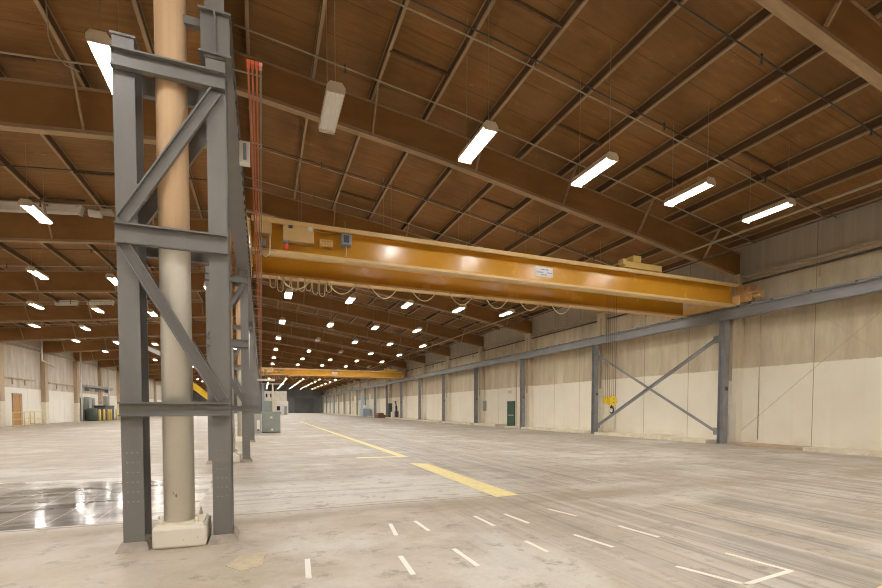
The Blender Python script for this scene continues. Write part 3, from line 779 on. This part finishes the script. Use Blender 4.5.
m = MB(); m.box(-.5, .9, -.6, .6, 0, .25); m.box(-.3, -.1, -.6, .6, .25, 1.1); m.build('base', M['cream'], r)
m = MB(); m.box(.2, .7, -.35, .25, .25, 1.2); m.tube([(.45, 0, 1.2), (.45, .1, 2.0)], .18, 10); m.tube([(.45, .1, 2.0), (.3, 0, 2.8)], .10, 10); m.build('head', M['darksteel'], r)
r = root('machine_unit', (19.2, 92, 0), 'pale blue machine by the far right wall', 'machine')
m = MB(); m.box(-.6, .9, -1.4, 1.4, 0, 1.6); m.build('body', M['bluepanel'], r, .03); m = MB(); m.box(-.2, .6, -.8, .3, 1.6, 2.3); m.build('hopper', M['white'], r, .03)
long_pipe('wall_conduit', [(XR-.04, 34.95, 0), (XR-.04, 34.95, 5.6)], .03, M['rustwood'], 'brown conduit up the wall right of the green door', 'conduit')
long_pipe('wall_conduit', [(XR-.04, 24.9-1.0, .3), (XR-.04, 23.9, 6.6)], .035, M['rustwood'], 'brown conduit up the wall behind the hook block', 'conduit')
long_pipe('wall_conduit', [(XR-.04, 22.9, .3), (XR-.04, 22.9, 6.6)], .02, M['galv'], 'thin grey conduit up the wall beside the hook block', 'conduit')
long_pipe('wall_conduit', [(XR-.04, 14.0, .25), (XR-.04, 14.0, 6.6)], .02, M['galv'], 'thin grey conduit up the wall near the nearer braced post', 'conduit')
for i, (y, mt) in enumerate([(88, 'bluepanel'), (94, 'white'), (101, 'bluepanel'), (109, 'cream'), (115, 'white'), (124, 'bluepanel'), (135, 'white'), (146, 'bluepanel')]):
    m = MB(); m.box(XR-.08, XR, y-1.6, y+1.6, 0, 4.6); o = structure('door_%d' % (i+3), m, M[mt], '%s tall pale shutter along the far right wall' % ORD[i])

# ------------------------------------------------------------------ left wall fittings
yl = 53.4
m = MB(); m.box(XL+.01, XL+.06, yl-.6, yl+.6, .02, 2.8); dl = structure('door_11', m, M['orangewood'], 'varnished brown door in the left wall behind the yellow railing')
m = MB(); m.box(XL, XL+.12, yl+.6, yl+.95, 0, 2.95); m.box(XL, XL+.12, yl-.7, yl-.6, 0, 2.95); m.box(XL, XL+.12, yl-.7, yl+.95, 2.8, 2.95); m.build('door_frame', M['rustwood'], dl)
m = MB(); m.box(XL+.06, XL+.12, yl-.5, yl-.42, 1.2, 1.4); m.build('door_handle', M['galv'], dl)
r = root('guard_railing', (-19.6, 51.9, 0), 'yellow guard railing on the floor before the left wall door', 'railing')
ys = [-2.6, -.6, 1.4, 3.2]
for y in ys:
    m = MB(); m.tube([(0, y, 0), (0, y, 1.25)], .035, 8); m.build('rail_post', M['rail'], r)
for z in (.12, .65, 1.25):
    m = MB(); m.tube([(0, -2.6, z), (0, 3.2, z)], .03, 8); m.tube([(0, 3.2, z), (-1.0, 3.2, z)], .03, 8); m.build('rail_bar', M['rail'], r)
m = MB(); m.tube([(-1.0, 3.2, 0), (-1.0, 3.2, 1.25)], .05, 8); m.build('rail_post', M['rail'], r)
for i, (y, z0) in enumerate([(56.6, 6.2), (67.0, 0), (77.6, 0)]):
    m = MB(); x = XL+.9
    m.tube([(x, y, zt(x)+.1), (x, y, z0)], .09, 8)
    o = tag(m.build('drop_pipe', M['white']), '%s white drop pipe before the left wall, counted from the camera' % ORD[i], 'pipe', 'white drop pipes')
m = MB(); m.tube([(XL+.9, 56.6, 6.3), (XL+.9, 59.3, 5.9)], .05, 8); tag(m.build('branch_pipe', M['white']), 'short white branch pipe high before the left wall', 'pipe')
for i, (y0, y1, z) in enumerate([(51.0, 57.0, 4.3), (60.2, 67.5, 4.25)]):
    m = MB(); m.box(XL, XL+.15, y0, y1, z-.06, z+.06)
    for q in (.3, .7): m.box(XL, XL+.06, y0+(y1-y0)*q, y0+(y1-y0)*q+.1, z-.55, z)
    tag(m.build('pipe_rail', M['rustwood']), 'thin brown rail on the left wall, %s' % ('above the varnished door' if i == 0 else 'past the first pilaster'), 'rail')
r = root('cable_tray', (XL+.1, 70, 4.2), 'long grey cable tray on the left wall above the cabinets', 'tray')
m = MB(); m.box(0, .45, 0, 11, 0, .08); m.box(0, .05, 0, 11, 0, .35); m.box(.4, .45, 0, 11, 0, .35); m.build('tray', M['panelgrey'], r)
for q in (1, 5, 9): m = MB(); m.box(-.08, .4, q, q+.1, -.4, 0); m.build('bracket', M['panelgrey'], r)
r = root('transformer', (-19.9, 69.6, 0), 'dark green round transformer on the floor by the left wall', 'transformer')
m = MB(); m.lathe((0, 0, 0), [(.6, 0), (.6, .15), (.7, .2), (.7, 1.4), (.5, 1.6)], 20); m.build('tank', M['darkgreen'], r)
m = MB(); m.box(-.5, .5, .7, 1.2, .1, 1.4); m.build('radiator', M['panelgrey'], r)
for i, (y, wd, h, mt, lab) in enumerate([(68.6, .45, 2.9, 'darkgreen', 'narrow dark green pipe cabinet left of the transformer'), (71.2, 1.0, 3.0, 'green', 'tall grey-green electrical cabinet behind the transformer'), (72.6, .9, 2.9, 'panelgrey', 'tall pale grey electrical cabinet behind the bollards'), (78.4, 1.2, 3.3, 'panelgrey', 'grey electrical cabinet beyond the bollards')]):
    r = root('electrical_cabinet', (XL+.02, y, 0), lab, 'cabinet'); m = MB(); m.box(0, .5, -wd/2, wd/2, 0, h); m.build('body', M[mt], r, .02); m = MB(); m.box(.5, .53, -wd/2+.06, wd/2-.06, .1, h-.1); m.build('cabinet_door', M[mt], r)
r = root('dumpster', (-19.5, 73.6, 0), 'dark grey bin behind the yellow bollards by the left wall', 'bin'); m = MB(); m.box(-.7, .5, -1.9, 1.9, 0, 1.8); m.build('body', M['endgrey'], r, .04); m = MB(); m.box(-.75, .55, -1.95, 1.95, 1.8, 1.95); m.build('lid', M['darksteel'], r, .02)
B0 = None; BOLL = [68.2, 69.8, 71.6, 72.6, 75.2]
for i, y in enumerate(BOLL):
    lab = '%s yellow bollard from the left along the left wall' % ORD[i]
    if B0 is None:
        B0 = root('bollard', (-18.65, y, 0), lab, 'bollard', 'yellow bollards'); m = MB(); m.lathe((0, 0, 0), [(.13, 0), (.13, 1.35), (.1, 1.45), (.03, 1.5)], 14); m.build('shaft', M['rail'], B0)
    else: copy_tree(B0, (-18.65, y, 0), lab)
# white ducts and a fan under the left roof
def duct(x0, x1, y, lab):
    m = MB(); m.bar((x0, y, zt(x0)-.0), (x1, y, zt(x1)-.0), .3, .33); o = tag(m.build('air_duct', M['white']), lab, 'duct'); 
    m = MB(); m.bar((x1, y, zt(x1)), (x1+.12, y, zt(x1)-.03), .34, .38); m.build('flange', M['white'], o)
duct(-13.5, -6.95, 23.45, 'white duct under the left roof along the third beam')
duct(-13.7, -12.5, 41.0, 'short white duct under the left roof, left one by the fifth beam')
duct(-11.8, -10.3, 41.0, 'short white duct under the left roof, right one by the fifth beam')
r = root('ceiling_fan_heater', (-6.35, 23.4, 9.45), 'small white unit heater beside the white duct under the left roof', 'heater')
m = MB(); m.tube([(-.25, 0, .25), (.2, 0, .25)], .16, 14); m.build('body', M['white'], r); m = MB(); m.box(.2, .6, -.25, .25, .3, .42); m.build('louvre', M['galv'], r); m = MB(); m.tube([(0, 0, .4), (0, 0, .75)], .015, 6); m.build('hanger', M['wire'], r)
# hanging wire near the top left
m = MB(); m.tube([(-4.13, 12.3, 10.3), (-4.14, 12.4, 9.81), (-4.12, 12.4, 9.45), (-4.01, 12.4, 9.13), (-3.84, 12.4, 8.96), (-3.59, 12.4, 8.88)], .016, 6)
tag(m.build('loose_cable', M['wire']), 'loose pale cable drooping from the left roof', 'cable')
# yellow jib seen between the post and the tower, and a white hung unit
r = root('jib_arm', (-3.9, 30, 0), 'yellow sloping beam seen between the nearest post and tower', 'beam')
m = MB(); m.ibeam((-.2, 0, 3.25), (1.25, 0, 2.05), .32, .16, .03, .02, (0, 0, 1)); m.build('arm', M['brightyellow'], r)
m = MB(); m.box(-.3, -.1, -.1, .1, 0, 3.2); m.build('jib_post', M['brightyellow'], r)
r = root('ceiling_unit', (-6.2, 31, 4.6), 'long pale unit hung beyond the nearest round post', 'unit')
m = MB(); m.bar((-.5, 0, .75), (1.3, 0, -.1), .5, .22); m.build('body', M['panelgrey'], r)
m = MB(); m.tube([(-.3, 0, .75), (-.3, 0, 5.3)], .015, 6); m.tube([(1.1, 0, .05), (1.1, 0, 5.5)], .015, 6); m.build('hanger', M['wire'], r)

# ------------------------------------------------------------------ objects far down the hall
r = root('switchgear', (0, 32.3, 0), 'grey-green electrical box on the floor beside the tower row', 'box')
m = MB(); m.box(-.02, 1.12, 0, 1.3, .06, 1.22); m.build('body', M['green'], r, .02)
m = MB(); m.box(-.08, 1.17, -.05, 1.35, 1.22, 1.38); m.build('lid', M['green'], r, .02)
m = MB(); m.box(-.02, 1.12, .03, 1.27, 0, .06); m.build('skid', M['darksteel'], r)
for x, z in ((.5, .95), (.55, .15)):
    m = MB(); m.box(x, x+.13, -.012, 0, z, z+.12); m.build('plate', M['white'], r)
r = root('meter_cabinet', (-.32, 31.7, 0), 'narrow grey cabinet at the left of the grey-green box', 'cabinet')
m = MB(); m.box(-.28, .25, 0, .5, 0, 1.25); m.build('body', M['panelgrey'], r, .02); m = MB(); m.box(.0, .17, -.02, 0, .25, .85); m.build('gauge', M['white'], r); m = MB(); m.box(.02, .14, -.03, 0, .18, .27); m.build('vent', M['darksteel'], r)
r = root('pipe_stand', (1.25, 60, 0), 'cream pipe stand in the middle distance beside the tower row', 'stand')
m = MB(); m.tube([(0, 0, 0), (0, 0, 4.6)], .09, 8); m.build('upright', M['cream'], r)
m = MB(); m.tube([(-1.4, 0, 4.6), (1.3, 0, 4.6)], .06, 8); m.build('top_bar', M['cream'], r)
r = root('cantilever_bar', (-.5, 42.1, 0), 'thick cream bar sticking out of the tower row past the grey-green box', 'bar')
m = MB(); m.box(-.3, 1.55, -.08, .08, 3.95, 4.12); m.build('arm', M['cream'], r); m = MB(); m.box(-.3, -.1, -.1, .1, 0, 3.95); m.build('arm_post', M['bluesteel'], r)
r = root('steel_cabinet', (.5, 60.5, 0), 'pale blue steel frame behind the grey-green box', 'cabinet')
m = MB(); m.box(-.5, -.2, 0, .5, 0, 4.6); m.build('frame', M['bluepanel'], r); 
r = root('site_office', (.25, 130, 0), 'cream block office near the far end of the hall', 'office')
m = MB(); m.box(0, 5.95, 0, 8, 0, 6.2); m.build('block', M['officewall'], r)
m = MB(); m.box(2.65, 6.05, -5, -.01, 0, 3.5); bt = m.build('booth', M['white'], r)
m = MB(); m.box(3.25, 4.05, -5.06, -5, 1.1, 2.2); m.build('booth_window', M['glassdark'], bt)
m = MB(); m.box(5.05, 5.75, -5.06, -5, 0, 2.2); m.build('booth_door', M['panelgrey'], bt)
m = MB(); m.box(.1, 2.35, -.06, 0, 0, 3.6); m.build('shutter', M['green'], r)
m = MB(); m.box(.7, 1.1, -.06, 0, 4.5, 5.5); m.box(1.8, 2.1, -.06, 0, 4.5, 5.5); m.build('opening', M['glassdark'], r)

# ------------------------------------------------------------------ world, camera, view
wd = bpy.data.worlds.new('hall_world'); sc.world = wd; wd.use_nodes = True
wd.node_tree.nodes['Background'].inputs[0].default_value = (.5, .45, .38, 1); wd.node_tree.nodes['Background'].inputs[1].default_value = .03
cam = bpy.data.cameras.new('camera'); co = bpy.data.objects.new('camera', cam); col.objects.link(co)
cam.sensor_fit = 'HORIZONTAL'; cam.sensor_width = 36; cam.lens = 36*460.7217/882
cam.shift_x = 0; cam.shift_y = (425.7713-294)/882
cam.clip_start = .05; cam.clip_end = 500
from mathutils import Matrix
yaw, pit, roll = .3703, -.037, -.0015
fwd = V((math.sin(yaw)*math.cos(pit), math.cos(yaw)*math.cos(pit), math.sin(pit)))
rt = V((math.cos(yaw), -math.sin(yaw), 0)); upv = rt.cross(fwd)
rt2 = rt*math.cos(roll)-upv*math.sin(roll); up2 = upv*math.cos(roll)+rt*math.sin(roll)
R = Matrix((rt2, up2, -fwd)).transposed().to_4x4(); R.translation = V((0, 0, 1.6)); co.matrix_world = R
sc.camera = co
sc.view_settings.view_transform = 'Standard'; sc.view_settings.look = 'None'
sc.view_settings.exposure = 1.12; sc.view_settings.gamma = 1.0; sc.view_settings.use_curve_mapping = False
cy = sc.cycles
cy.filter_width = 1.1
cy.use_denoising = True; cy.max_bounces = 8; cy.diffuse_bounces = 5; cy.glossy_bounces = 3; cy.caustics_reflective = False; cy.caustics_refractive = False
cy.sample_clamp_indirect = 6
